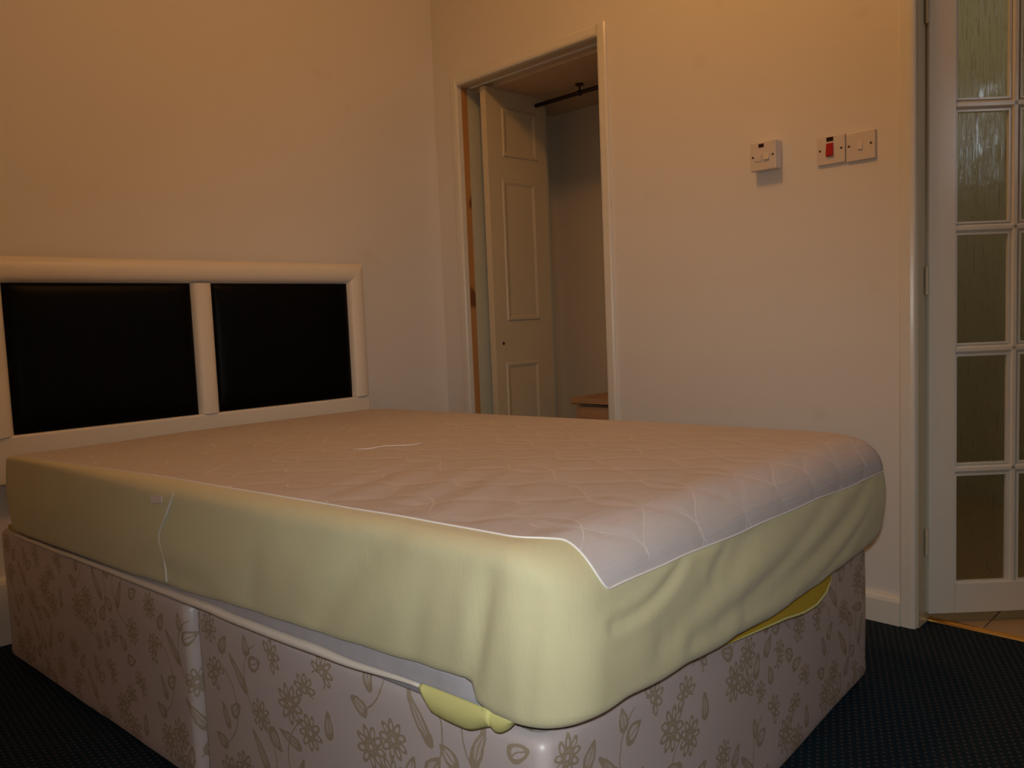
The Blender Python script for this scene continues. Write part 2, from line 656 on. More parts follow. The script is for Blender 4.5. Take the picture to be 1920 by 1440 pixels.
# wall behind the camera, with a window opening
bm = bmesh.new()
WX0, WX1, WZ0, WZ1 = -0.26, 0.04, 1.45, 1.98
add_box(bm, (X0, Y0 - 0.1, -0.06), (WX0, Y0, ZC))
add_box(bm, (WX1, Y0 - 0.1, -0.06), (W2T, Y0, ZC))
add_box(bm, (WX0, Y0 - 0.1, -0.06), (WX1, Y0, WZ0))
add_box(bm, (WX0, Y0 - 0.1, WZ1), (WX1, Y0, ZC))
struct(bm_obj('wall_behind', bm, M['wall']))
win = thing('window_1', None, None, ((WX0 + WX1) / 2, Y0 - 0.05, WZ0))
struct(win)
for lo, hi in (((WX0, Y0 - 0.09, WZ0), (WX0 + 0.04, Y0 - 0.03, WZ1)), ((WX1 - 0.04, Y0 - 0.09, WZ0), (WX1, Y0 - 0.03, WZ1)),
               ((WX0 + 0.04, Y0 - 0.09, WZ0), (WX1 - 0.04, Y0 - 0.03, WZ0 + 0.04)), ((WX0 + 0.04, Y0 - 0.09, WZ1 - 0.04), (WX1 - 0.04, Y0 - 0.03, WZ1))):
    box('window_frame', lo, hi, M['gloss'], win, 0.004)
seat(win)
struct(box('ceiling', (X0, Y0, ZC), (0.1, 0.1, ZC + 0.08), M['ceiling']))


def skirting(name, a, b, axis, wallpos, sgn, h, t, mat=None, label=None):
    """moulded skirting: square foot, ovolo top"""
    prof = [(0, 0), (t, 0), (t, h - 0.018), (t * 0.8, h - 0.008), (t * 0.45, h - 0.004), (t * 0.35, h), (0, h)]
    prof = [(wallpos + sgn * p, q) for p, q in prof]
    return struct(prism(name, prof, axis, a, b, mat or M['gloss']), label)


skirting('baseboard_right', -2.050, -1.012, 'y', 0.0, -1, 0.088, 0.020, label='white skirting between the two doorways')
skirting('baseboard_left', X0, -0.02, 'x', 0.0, -1, 0.21, 0.022, label='tall white skirting under the headboard wall')
skirting('baseboard_corner', C_Y1 + 0.05, -0.025, 'y', 0.0, -1, 0.088, 0.020)


def architrave(name, y0, y1, ztop, wl, t, label):
    """three moulded lengths round an opening; each is a part"""
    root = thing(name, None, None, (0, (y0 + y1) / 2, 0))
    struct(root, label)

    def prof(ya, sg):   # plan profile of an upright, outer edge ya, going inwards by sg
        return [(0, ya), (-t * 0.75, ya), (-t, ya + sg * 0.006), (-t, ya + sg * (wl - 0.012)), (-t * 0.85, ya + sg * (wl - 0.004)), (-t * 0.6, ya + sg * wl), (0, ya + sg * wl)]
    prism('architrave_upright', prof(y1, -1), 'z', 0, ztop, M['gloss'], root, False)
    prism('architrave_upright', prof(y0, 1), 'z', 0, ztop, M['gloss'], root, False)
    pr = [(0, ztop), (-t * 0.75, ztop), (-t, ztop - 0.006), (-t, ztop - wl + 0.012), (-t * 0.85, ztop - wl + 0.004), (-t * 0.6, ztop - wl), (0, ztop - wl)]
    prism('architrave_head', pr, 'y', y0 + wl, y1 - wl, M['gloss'], root, False)
    seat(root)
    return root


architrave('trim_1', C_Y0 - 0.042, C_Y1 + 0.042, HEAD + 0.042, 0.042, 0.016, 'white gloss architrave round the closet doorway')
architrave('trim_2', F_Y0 - 0.044, F_Y1 + 0.044, HEAD + 0.044, 0.044, 0.016, 'white gloss architrave round the glazed doorway')

# door linings
t3 = thing('trim_3', None, None, (0.05, (C_Y0 + C_Y1) / 2, 0))
struct(t3, 'painted lining of the closet doorway with a raw pine packer')
box('lining_upright', (0.001, C_Y1 - 0.001, 0), (0.013, C_Y1 + 0.012, HEAD), M['gloss'], t3)
box('lining_upright', (0.001, C_Y0 - 0.012, 0), (W2T, C_Y0 + 0.001, HEAD), M['gloss'], t3)
box('lining_head', (0.001, C_Y0, HEAD - 0.002), (W2T, C_Y1, HEAD + 0.012), M['satin_paint'], t3)
box('lining_upright', (0.046, C_Y1 - 0.004, 0), (W2T + 0.03, C_Y1 + 0.012, HEAD - 0.003), M['leaf_back'], t3)
box('packer', (0.0132, C_Y1 - 0.003, 0), (0.0455, C_Y1 + 0.012, HEAD - 0.002), M['pine'], t3)
seat(t3)
t4 = thing('trim_4', None, None, (0.05, (F_Y0 + F_Y1) / 2, 0))
struct(t4, 'painted lining of the glazed doorway')
box('lining_upright', (0.001, F_Y1 - 0.004, 0), (W2T, F_Y1 + 0.012, HEAD), M['satin_paint'], t4)
box('lining_upright', (0.001, F_Y0 - 0.012, 0), (W2T, F_Y0 + 0.004, HEAD), M['satin_paint'], t4)
box('lining_head', (0.001, F_Y0, HEAD - 0.003), (W2T, F_Y1, HEAD + 0.012), M['satin_paint'], t4)
seat(t4)

# ------------------------------------------------------------------ closet behind the left doorway
CX, CZ = 0.70, 1.985
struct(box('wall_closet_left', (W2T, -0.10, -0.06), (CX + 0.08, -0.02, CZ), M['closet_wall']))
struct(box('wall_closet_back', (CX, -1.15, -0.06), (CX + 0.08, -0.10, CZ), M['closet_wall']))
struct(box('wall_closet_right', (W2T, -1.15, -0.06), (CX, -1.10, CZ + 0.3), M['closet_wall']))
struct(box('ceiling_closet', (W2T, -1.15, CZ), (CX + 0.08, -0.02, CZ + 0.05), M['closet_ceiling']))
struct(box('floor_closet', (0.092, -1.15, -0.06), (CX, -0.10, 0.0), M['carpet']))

rail = thing('hanging_rail', 'dark metal clothes rail hung under the closet ceiling', 'rail', (0.37, -0.6, 1.947))
tube('rail', [(0.37, -1.10, 1.947), (0.37, -0.6, 1.947), (0.37, -0.10, 1.947)], 0.0095, M['steel'], rail, 10)
br = lathe('bracket', [(0.004, 1.955), (0.004, 1.978), (0.020, 1.979), (0.020, 1.985), (0.0, 1.985)], (0.37, -0.560, 0), M['steel'], rail, 'z', 10)
lathe('bracket', [(0.013, -0.006), (0.013, 0.006)], (0.37, -0.560, 1.947), M['steel'], rail, 'y', 12)
seat(rail)

cab = thing('closet_cabinet', 'low oak cabinet with an overhanging top inside the closet', 'cabinet', (0.5, -0.80, 0))
box('top', (0.30, -1.095, 0.567), (CX - 0.002, -0.505, 0.592), M['oak'], cab, 0.003)
box('side_panel', (0.318, -0.541, 0.0), (CX - 0.01, -0.523, 0.567), M['oak'], cab)
box('side_panel', (0.318, -1.090, 0.0), (CX - 0.01, -1.072, 0.567), M['oak'], cab)
box('door', (0.316, -0.800, 0.06), (0.334, -0.543, 0.553), M['oak'], cab, 0.002)
box('door', (0.316, -1.070, 0.06), (0.334, -0.803, 0.553), M['oak'], cab, 0.002)
box('back_panel', (CX - 0.022, -1.072, 0.02), (CX - 0.012, -0.541, 0.567), M['oak'], cab)
box('plinth', (0.345, -1.072, 0.0), (0.36, -0.541, 0.06), M['oak'], cab)
seat(cab)

# folded bifold door: two leaves, knuckles at the far end
bif = thing('door_1', None, None, (0.06, -0.25, 0))
struct(bif, 'folded cream bifold closet door with raised panels')


def panel_leaf(name, x0, x1, y0, y1, z0, z1, mat):
    """a moulded leaf: slab plus raised-and-fielded panels on the -y face"""
    leaf = box(name, (x0, y0, z0), (x1, y1, z1), mat, bif, 0.002)
    for (px0, px1, pz0, pz1) in ((0.093, 0.318, 1.690, 1.905), (0.080, 0.300, 0.952, 1.590), (0.060, 0.282, 0.20, 0.762)):
        a0, a1 = x0 + px0, x0 + px1
        # moulded frame (sunk) and raised field, as stepped loops on the face
        loops = [(0.0, 0.0), (0.004, 0.006), (0.014, 0.006), (0.026, -0.001), (0.036, -0.0055), (0.040, -0.006)]
        vs, fs = [], []
        for ins, dep in loops:
            y = y0 - 0.0012 + dep * -0.8 if dep < 0 else y0 - 0.0012 - dep * 0.7
            for xx, zz in ((a0 + ins, pz0 + ins), (a1 - ins, pz0 + ins), (a1 - ins, pz1 - ins), (a0 + ins, pz1 - ins)):
                vs.append((xx, y, zz))
        for i in range(len(loops) - 1):
            for k in range(4):
                k2 = (k + 1) % 4
                fs.append((i * 4 + k, i * 4 + k2, i * 4 + 4 + k2, i * 4 + 4 + k))
        L = (len(loops) - 1) * 4
        fs.append((L, L + 1, L + 2, L + 3))
        bm2 = bmesh.new()
        bv = [bm2.verts.new(v) for v in vs]
        for f in fs:
            bm2.faces.new([bv[i] for i in f])
        p = bm_obj('panel', bm2, mat, leaf)
    return leaf


lf = panel_leaf('door_leaf', 0.048, 0.430, -0.290, -0.255, 0.02, 1.985, M['satin_paint'])
lathe('knob_hole', [(0.007, -0.2915), (0.007, -0.289)], (0.098, 0, 0.850), M['dark_hole'], lf, 'y', 10)
panel_leaf('door_leaf', 0.110, 0.490, -0.246, -0.211, 0.02, 1.968, M['leaf_back'])
for z in (0.3, 1.0, 1.7):
    lathe('hinge', [(0.006, z - 0.03), (0.006, z + 0.03)], (0.440, -0.2505, 0), M['steel'], bif, 'z', 8)
# top track fixed in the head of the doorway
trk = box('trim_5', (0.046, C_Y0 + 0.004, 1.9915), (0.055, C_Y1 - 0.02, 1.9985), M['white_plastic_track'], None, 0.001)
struct(trk, 'white bifold track under the closet door head')
seat(bif)

# ------------------------------------------------------------------ hall behind the glazed doorway
HX, HY0, HY1 = 1.75, -3.8, -1.16
fh = struct(box('floor_hall', (0.092, HY0, -0.06), (HX, HY1, -0.006), M['grout']), 'hall floor of beige tiles')
TS = 0.33
tile_me = None
yk = -2.235 - TS * 4
while yk < HY1 - 0.02:
    xk = 0.118
    while xk < HX - 0.02:
        lo = (xk + 0.002, max(yk, HY0) + 0.002, -0.010)
        hi = (min(xk + TS, HX) - 0.002, min(yk + TS, HY1) - 0.002, 0.0)
        if hi[1] - lo[1] > 0.02 and hi[0] - lo[0] > 0.02:
            box('tile', lo, hi, M['tile'], fh, 0.0015, 1)
        xk += TS
    yk += TS
struct(box('wall_hall_back', (HX, HY0, -0.06), (HX + 0.08, HY1, ZC), M['hall_wall']))
struct(box('wall_hall_left', (W2T, HY1, -0.06), (HX + 0.08, HY1 + 0.008, ZC), M['hall_wall']))
struct(box('wall_hall_right', (W2T, HY0 - 0.08, -0.06), (HX + 0.08, HY0, ZC), M['hall_wall']))
struct(box('ceiling_hall', (W2T, HY0, ZC), (HX + 0.08, HY1 + 0.01, ZC + 0.08), M['ceiling']))

ts = thing('threshold_strip', 'brass threshold strip between the navy carpet and the hall tiles', 'threshold', (0.092, -2.44, 0))
prism('strip', [(0.078, 0.0005), (0.080, 0.005), (0.086, 0.0085), (0.098, 0.0085), (0.106, 0.005), (0.110, 0.0005)], 'y', F_Y0 + 0.006, F_Y1 - 0.006, M['brass'], ts)
for yy in (-2.18, -2.45, -2.72, -3.1):
    lathe('screw', [(0.0045, 0.0084), (0.0040, 0.0094), (0.0, 0.0096)], (0.092, yy, 0), M['brass'], ts, 'z', 8)
seat(ts)

# ------------------------------------------------------------------ glazed door, standing open into the hall
D0 = Vector((0.0492 + 0.004, -2.1040 - 0.004, 0))
DD = Vector((0.7178, -0.6962, 0)).normalized()
DM = Matrix(((DD.x, -DD.y, 0, D0.x), (DD.y, DD.x, 0, D0.y), (0, 0, 1, 0), (0, 0, 0, 1)))   # local x along the leaf, local +y away from the camera
gd = thing('door_2', None, None, D0)
struct(gd, 'white glazed door of fifteen obscure panes, ajar into the hall')
DWID, DT = 0.690, 0.036
ZR = [0.120, 0.449, 0.476, 0.802, 0.829, 1.152, 1.178, 1.499, 1.526, 1.850]
XR = [0.079, 0.238, 0.264, 0.426, 0.452, 0.611]
Z0d, Z1d = 0.030, 1.955
for a, b in ((0.0, XR[0]), (XR[5], DWID)):
    box('stile', (a, 0, Z0d), (b, DT, Z1d), M['gloss'], gd, 0.003, 2, DM)
box('rail', (XR[0], 0, Z0d), (XR[5], DT, ZR[0]), M['gloss'], gd, 0.002, 2, DM)
box('rail', (XR[0], 0, ZR[9]), (XR[5], DT, Z1d), M['gloss'], gd, 0.002, 2, DM)


def bar_prof(a, b):      # moulded glazing bar section (along width, depth)
    m = (a + b) / 2
    h = (b - a) / 2
    return [(a, DT * 0.32), (m - h * 0.55, 0.004), (m - h * 0.35, 0.002), (m + h * 0.35, 0.002), (m + h * 0.55, 0.004), (b, DT * 0.32), (b, DT * 0.68), (m + h * 0.5, DT - 0.003), (m - h * 0.5, DT - 0.003), (a, DT * 0.68)]


for a, b in ((XR[1], XR[2]), (XR[3], XR[4])):
    prism('glazing_bar', bar_prof(a, b), 'z', ZR[0], ZR[9], M['gloss'], gd, False, DM)
for a, b in ((ZR[1], ZR[2]), (ZR[3], ZR[4]), (ZR[5], ZR[6]), (ZR[7], ZR[8])):
    prism('glazing_bar', [(d, z) for z, d in bar_prof(a, b)], 'x', XR[0], XR[5], M['gloss'], gd, False, DM)
for i in range(3):
    for j in range(5):
        x0, x1, z0, z1 = XR[2 * i], XR[2 * i + 1], ZR[2 * j], ZR[2 * j + 1]
        box('pane', (x0 - 0.003, DT * 0.5 - 0.002, z0 - 0.003), (x1 + 0.003, DT * 0.5 + 0.002, z1 + 0.003), M['glass'], gd, 0, 2, DM)
        # glazing bead on the stile / rail sides of each pane
        bm = bmesh.new()
        bw = 0.006
        for lo, hi in (((x0, 0.006, z0), (x0 + bw, DT * 0.42, z1)), ((x1 - bw, 0.006, z0), (x1, DT * 0.42, z1)),
                       ((x0 + bw, 0.006, z0), (x1 - bw, DT * 0.42, z0 + bw)), ((x0 + bw, 0.006, z1 - bw), (x1 - bw, DT * 0.42, z1))):
            add_box(bm, lo, hi, 0, 1, DM)
        bm_obj('glazing_bead', bm, M['gloss'], gd)
for z in (0.25, 1.02, 1.78):
    lathe('hinge', [(0.0045, z - 0.04), (0.0045, z + 0.04)], (D0.x - 0.0035, D0.y + 0.0045, 0), M['satin_paint'], gd, 'z', 10)
hd = lathe('handle', [(0.024, 0.0), (0.024, -0.006), (0.010, -0.008), (0.009, -0.045), (0.0, -0.046)], DM @ Vector((0.655, 0, 1.0)), M['brass'], gd, 'y', 14)
tube('handle', [DM @ Vector((0.655, -0.045, 1.0)), DM @ Vector((0.60, -0.048, 1.0)), DM @ Vector((0.545, -0.045, 0.998))], 0.008, M['brass'], gd, 8)
seat(gd)

# ------------------------------------------------------------------ switches on the right-hand wall


def screw_head(x, y, z, parent):
    lathe('screw', [(0.0035, x), (0.0035, x - 0.0008), (0.002, x - 0.0012)], (0, y, z), M['screw'], parent, 'x', 10)


sp = thing('fused_switch', 'white surface-mounted fused switch box with a small dark neon, left of the red switch', 'switch', (0, -1.647, 1.393))
box('back_box', (-0.030, -1.690, 1.398), (0.0, -1.604, 1.486), M['plastic'], sp, 0.003)
box('face_plate', (-0.040, -1.690, 1.396), (-0.030, -1.602, 1.486), M['plastic'], sp, 0.004, 3)
box('neon', (-0.0408, -1.650, 1.468), (-0.0395, -1.632, 1.479), M['dark_lens'], sp)
box('fuse_carrier', (-0.0425, -1.643, 1.425), (-0.0398, -1.618, 1.449), M['plastic'], sp, 0.001)
prism('rocker', [(-0.0398, 1.425), (-0.046, 1.428), (-0.0415, 1.449), (-0.0398, 1.449)], 'y', -1.668, -1.650, M['plastic'], sp)
screw_head(-0.040, -1.612, 1.440, sp)
screw_head(-0.040, -1.680, 1.441, sp)
seat(sp)

rs = thing('isolator_switch', 'white flush plate with a red rocker switch and dark neon', 'switch', (0, -1.851, 1.385))
box('face_plate', (-0.009, -1.894, 1.385), (0.0, -1.808, 1.469), M['plastic'], rs, 0.003, 3)
box('neon', (-0.0098, -1.859, 1.453), (-0.0085, -1.838, 1.4655), M['dark_lens'], rs)
prism('rocker', [(-0.0085, 1.408), (-0.0105, 1.409), (-0.0165, 1.411), (-0.0115, 1.4470), (-0.0085, 1.448)], 'y', -1.859, -1.838, M['red'], rs)
screw_head(-0.009, -1.818, 1.428, rs)
screw_head(-0.009, -1.883, 1.428, rs)
seat(rs)

ws = thing('cable_outlet', 'white flush plate with a tiny white centre tab, right of the red switch', 'switch', (0, -1.940, 1.383))
box('face_plate', (-0.009, -1.982, 1.382), (0.0, -1.8965, 1.466), M['plastic'], ws, 0.003, 3)
prism('rocker', [(-0.0085, 1.412), (-0.0135, 1.414), (-0.0095, 1.438), (-0.0085, 1.439)], 'y', -1.945, -1.933, M['plastic'], ws)
screw_head(-0.009, -1.906, 1.427, ws)
screw_head(-0.009, -1.970, 1.427, ws)
seat(ws)

# ------------------------------------------------------------------ headboard
hb = thing('headboard', 'cream padded headboard with two black vinyl panels on the wall', 'headboard', (-1.194, -0.07, 0))
HX0, HX1, HP0, HP1 = -1.892, -0.498, -1.813, -0.577
HZ0, HZ1, HZP0, HZP1 = 0.512, 1.213, 0.662, 1.131
YF = -0.066                     # plane the padding grows from
box('backing_board', (HX0 + 0.006, YF, HZ0 + 0.004), (HX1 - 0.006, -0.030, HZ1 - 0.006), M['cream_vinyl'], hb, 0.004)
for xx in (-1.55, -0.86):
    box('strut', (xx - 0.035, -0.030, 0.0), (xx + 0.035, -0.024, 0.72), M['pine'], hb)


def pad(name, quad, depth, mat, power, nu=24, nv=10, ends=None):
    """padded strip over a quad (a0,a1 outer edge; b0,b1 inner edge): half-round across, straight along"""
    a0, a1, b0, b1 = [Vector((q[0], 0, q[1])) for q in quad]
    vs, fs = [], []
    for i in range(nu + 1):
        s = i / nu
        for j in range(nv + 1):
            t = j / nv
            p = a0.lerp(a1, s).lerp(b0.lerp(b1, s), t)
            h = (1 - abs(2 * t - 1) ** power) ** (1.0 / power) if 0 < t < 1 else 0
            if ends:
                e = min(s, 1 - s) / ends
                h *= min(1, max(0, e)) ** 0.5 if e < 1 else 1
            vs.append((p.x, YF - 0.0005 - depth * h, p.z))
    for i in range(nu):
        for j in range(nv):
            k = i * (nv + 1) + j
            fs.append((k, k + 1, k + nv + 2, k + nv + 1))
    bm = bmesh.new()
    bv = [bm.verts.new(v) for v in vs]
    for f in fs:
        bm.faces.new([bv[i] for i in f])
    bmesh.ops.recalc_face_normals(bm, faces=bm.faces)
    if sum(f.normal.y for f in bm.faces) > 0:
        bmesh.ops.reverse_faces(bm, faces=bm.faces)
    me = bpy.data.meshes.new(name)
    bm.to_mesh(me)
    bm.free()
    me.materials.append(mat)
    for p in me.polygons:
        p.use_smooth = True
    o = bpy.data.objects.new(name, me)
    COL.objects.link(o)
    o.parent = hb
    return o


pad('top_rail', ((HX0, HZ1), (HX1, HZ1), (HP0, HZP1), (HP1, HZP1)), 0.030, M['cream_vinyl'], 2.0, 40, 12)
pad('side_rail', ((HX1, HZ1), (HX1, HZP0 + 0.004), (HP1, HZP1), (HP1, HZP0)), 0.030, M['cream_vinyl'], 2.0, 20, 12)
pad('side_rail', ((HX0, HZ1), (HX0, HZP0 - 0.006), (HP0, HZP1), (HP0, HZP0)), 0.030, M['cream_vinyl'], 2.0, 20, 12)
pad('centre_rail', ((-1.230, HZP1), (-1.230, HZP0), (-1.153, HZP1), (-1.153, HZP0)), 0.027, M['cream_vinyl'], 2.0, 20, 12)
box('bottom_rail', (HX0 + 0.002, YF - 0.022, HZ0), (HX1 - 0.002, YF - 0.0005, HZP0), M['cream_vinyl'], hb, 0.008, 3)


def cushion(name, x0, x1, z0, z1, depth):
    n, m = 36, 28
    vs, fs = [], []
    for i in range(n + 1):
        for j in range(m + 1):
            a, b = 2 * i / n - 1, 2 * j / m - 1
            # denser sampling near the edges
            a, b = math.sin(a * math.pi / 2), math.sin(b * math.pi / 2)
            h = ((1 - abs(a) ** 10) * (1 - abs(b) ** 8)) ** 0.6
            h *= 1 + 0.05 * math.cos(a * 1.4) * math.cos(b * 1.4)
            vs.append((x0 + (x1 - x0) * (a + 1) / 2, YF - 0.001 - depth * h, z0 + (z1 - z0) * (b + 1) / 2))
    for i in range(n):
        for j in range(m):
            k = i * (m + 1) + j
            fs.append((k, k + m + 1, k + m + 2, k + 1))
    return mesh_obj(name, vs, fs, M['black_vinyl'], hb, True)


cushion('padded_panel', HP0, -1.230, HZP0, HZP1, 0.022)
cushion('padded_panel', -1.153, HP1, HZP0, HZP1, 0.022)
seat(hb)

# ------------------------------------------------------------------ bed frame of reference (turned a little off the room's axes)
BA = math.radians(4.3)
BU = Vector((math.cos(BA), math.sin(BA), 0))
BV = Vector((math.sin(BA), -math.cos(BA), 0))


def B(u, v, z):
    return BU * u + BV * v + Vector((0, 0, z))


def lerp_table(tab, x):
    if x <= tab[0][0]:
        return tab[0][1]
    for (a, p), (b, q) in zip(tab, tab[1:]):
        if x <= b:
            t = (x - a) / (b - a)
            t = t * t * (3 - 2 * t)
            return p + (q - p) * t
    return tab[-1][1]


class RoundRect:
    """perimeter of a rounded rectangle in (u, v), clockwise from the head along the left side, then foot, right, head"""

    def __init__(self, u0, u1, v0, v1, rad, ns, nc=14):
        # rad: left-foot, right-foot, right-head, left-head ; ns: samples of left, foot, right, head
        self.s = []   # (corner a, corner b, t, normal angle)
        self.mid = ((u0 + u1) / 2, (v0 + v1) / 2)
        self.h = ((u1 - u0) / 2, (v1 - v0) / 2)
        self.c = [(-1, 1, rad[0]), (1, 1, rad[1]), (1, -1, rad[2]), (-1, -1, rad[3])]
        for a, b, ang, n in ((3, 0, math.pi, ns[0]), (0, 1, math.pi / 2, ns[1]), (1, 2, 0.0, ns[2]), (2, 3, -math.pi / 2, ns[3])):
            for i in range(n + 1):
                self.s.append((a, b, i / n, ang))
            for i in range(1, nc):
                self.s.append((b, b, 0.0, ang - math.pi / 2 * i / nc))

    def centre(self, k, d):
        su, sv, r = self.c[k]
        e = r + d if d >= 0 else r * max(0.0, 1 + d / 0.69)
        return self.mid[0] + su * (self.h[0] + d - e), self.mid[1] + sv * (self.h[1] + d - e), e

    def angle(self, i):
        return self.s[i][3]

    def at(self, i, d):
        a, b, t, ang = self.s[i]
        ca, cb = self.centre(a, d), self.centre(b, d)
        u, v, e = (ca[k] + (cb[k] - ca[k]) * t for k in range(3))
        return u + math.cos(ang) * e, v + math.sin(ang) * e


# ---- divan base, two halves on glides
dv = thing('divan_base', 'two-part divan bed base in beige floral jacquard under the mattress', 'bed base', B(-1.25, 1.05, 0))


def divan_section(name, u0, u1, v0, v1, flare, wav):
    n_per = []
    rr = RoundRect(u0, u1, v0, v1, (0.020,) * 4, (60, 50, 60, 50), 5)
    N_ = len(rr.s)
    rows = [(0.030, -0.012), (0.032, -0.002), (0.045, 0.001), (0.07, 0.0), (0.12, 0.0), (0.18, 0.0), (0.24, 0.0), (0.30, 0.0), (0.36, 0.0), (0.390, -0.0005), (0.399, -0.003), (0.405, -0.008), (0.408, -0.016)]
    vs, uvs = [], []
    arc = [0.0]
    for i in range(N_):
        a, b = rr.at(i, 0), rr.at((i + 1) % N_, 0)
        arc.append(arc[-1] + math.hypot(a[0] - b[0], a[1] - b[1]))
    for z, d in rows:
        for i in range(N_ + 1):
            k = i % N_
            p = rr.at(k, 0)
            dd = d + wav * noise.noise(Vector((p[0] * 4, p[1] * 4, z * 5)))
            if z < 0.1:
                dd += flare * (1 - z / 0.1) * (0.6 + 0.6 * noise.noise(Vector((p[0] * 5, p[1] * 5, 2.0))))
            p = rr.at(k, dd)
            vs.append(B(p[0], p[1], z))
            uvs.append((arc[i], z))
    fs = []
    W = N_ + 1
    for r in range(len(rows) - 1):
        for i in range(N_):
            fs.append((r * W + i, r * W + i + 1, (r + 1) * W + i + 1, (r + 1) * W + i))
    # lids
    base = len(vs)
    for r in (0, len(rows) - 1):
        for i in range(N_):
            vs.append(vs[r * W + i])
            p = rr.at(i, 0)
            uvs.append((p[0] + 3.0, p[1] + 2.0))
    fs.append(tuple(base + i for i in range(N_)))
    fs.append(tuple(base + N_ + i for i in range(N_ - 1, -1, -1)))
    me_o = mesh_obj(name, vs, fs, M['jacquard'], dv, True, uvs)
    bm = bmesh.new()
    bm.from_mesh(me_o.data)
    bmesh.ops.recalc_face_normals(bm, faces=bm.faces)
    bm.to_mesh(me_o.data)
    bm.free()
    try:
        me_o.data.set_sharp_from_angle(angle=math.radians(50))
    except Exception:
        pass
    return me_o


divan_section('head_section', -1.909, -0.600, 0.05, 1.170, 0.005, 0.003)
divan_section('foot_section', -1.895, -0.605, 1.174, 2.085, 0.0, 0.003)
for u, v in ((-1.86, 0.12), (-0.67, 0.12), (-1.86, 1.10), (-0.67, 1.10), (-1.80, 1.24), (-0.67, 1.24), (-1.80, 2.01), (-0.645, 2.045)):
    lathe('glide_foot', [(0.024, 0.0), (0.028, 0.006), (0.026, 0.018), (0.012, 0.022), (0.012, 0.034)], B(u, v, 0), M['black_plastic'], dv, 'z', 14)
seat(dv)

# ---- mattress body, seen as a lavender border and a cream tape under the protector
mt = thing('mattress', 'mattress with a lavender border and cream tape edge, showing below its yellow cover', 'mattress', B(-1.25, 1.05, 0.408))


def slab_rr(name, u0, u1, v0, v1, rad, rows, mat, parent, ns=(60, 40, 60, 40)):
    rr = RoundRect(u0, u1, v0, v1, rad, ns, 8)
    N_ = len(rr.s)
    vs, fs = [], []
    for z, d in rows:
        for i in range(N_):
            p = rr.at(i, d)
            vs.append(B(p[0], p[1], z))
    for r in range(len(rows) - 1):
        for i in range(N_):
            j = (i + 1) % N_
            fs.append((r * N_ + i, r * N_ + j, (r + 1) * N_ + j, (r + 1) * N_ + i))
    fs.append(tuple(range(N_)))
    L = (len(rows) - 1) * N_
    fs.append(tuple(L + i for i in range(N_)))
    bm = bmesh.new()
    bv = [bm.verts.new(v) for v in vs]
    for f in fs:
        bm.faces.new([bv[i] for i in f])
    return bm_obj(name, bm, mat, parent, True)


slab_rr('body', -1.910, -0.600, 0.20, 2.035, (0.10, 0.11, 0.08, 0.07),
        [(0.410, -0.02), (0.416, -0.006), (0.43, 0.0), (0.462, -0.002), (0.485, -0.03), (0.56, -0.035), (0.59, -0.06)], M['lavender'], mt)
pts = []
for i in range(60):
    v = 0.20 + (1.885 - 0.20) * i / 59
    z = lerp_table([(0.20, 0.413), (0.9, 0.417), (1.3, 0.424), (1.67, 0.428), (1.89, 0.434)], v) + 0.0022 * noise.noise(Vector((v * 9, 0, 0)))
    pts.append(B(-1.914 - 0.006 * math.sin(v * 5) * 0.5, v, z))
tube('edge_tape', pts, lambda t: 0.003 + 0.0065 * min(1, 6 * (1 - t)) * min(1, 0.2 + 1.3 * t), M['piping'], mt, 10, 0.9)
seat(mt)

# ---- fitted mattress protector: quilted white top, yellow jersey skirt
mp = thing('mattress_protector', 'fitted mattress protector with white quilted top and pale yellow skirt', 'bedding', B(-1.25, 1.05, 0.63))
U0, U1, V0, V1 = -1.922, -0.548, 0.165, 2.140
RR = RoundRect(U0, U1, V0, V1, (0.085, 0.13, 0.10, 0.05), (180, 150, 90, 70), 30)
NP = len(RR.s)


def top_z(u, v):
    z = 0.637 + 0.028 * min(1.0, max(0, (v - 0.1) / 1.7)) ** 1.1
    z -= 0.026 * max(0.0, (u + 1.45) / 0.9) ** 1.3 * (0.3 + 0.7 * min(1, v / 1.6)) if u > -1.45 else 0
    z += 0.003 * noise.noise(Vector((u * 2.2, v * 2.2, 0.3)))
    return z


def sstep(x, a, b):
    t = min(1, max(0, (x - a) / (b - a)))
    return t * t * (3 - 2 * t)


ZB_L = [(0.1, 0.416), (0.27, 0.420), (0.82, 0.426), (1.14, 0.437), (1.45, 0.450), (1.60, 0.455), (1.75, 0.461), (1.90, 0.466), (1.978, 0.471), (1.998, 0.440), (2.03, 0.432), (2.2, 0.430)]
ZB_F = [(-1.93, 0.432), (-1.87, 0.434), (-1.79, 0.430), (-1.66, 0.415), (-1.46, 0.393), (-1.26, 0.376), (-1.0, 0.374), (-0.80, 0.372), (-0.70, 0.376), (-0.63, 0.394), (-0.5, 0.41)]
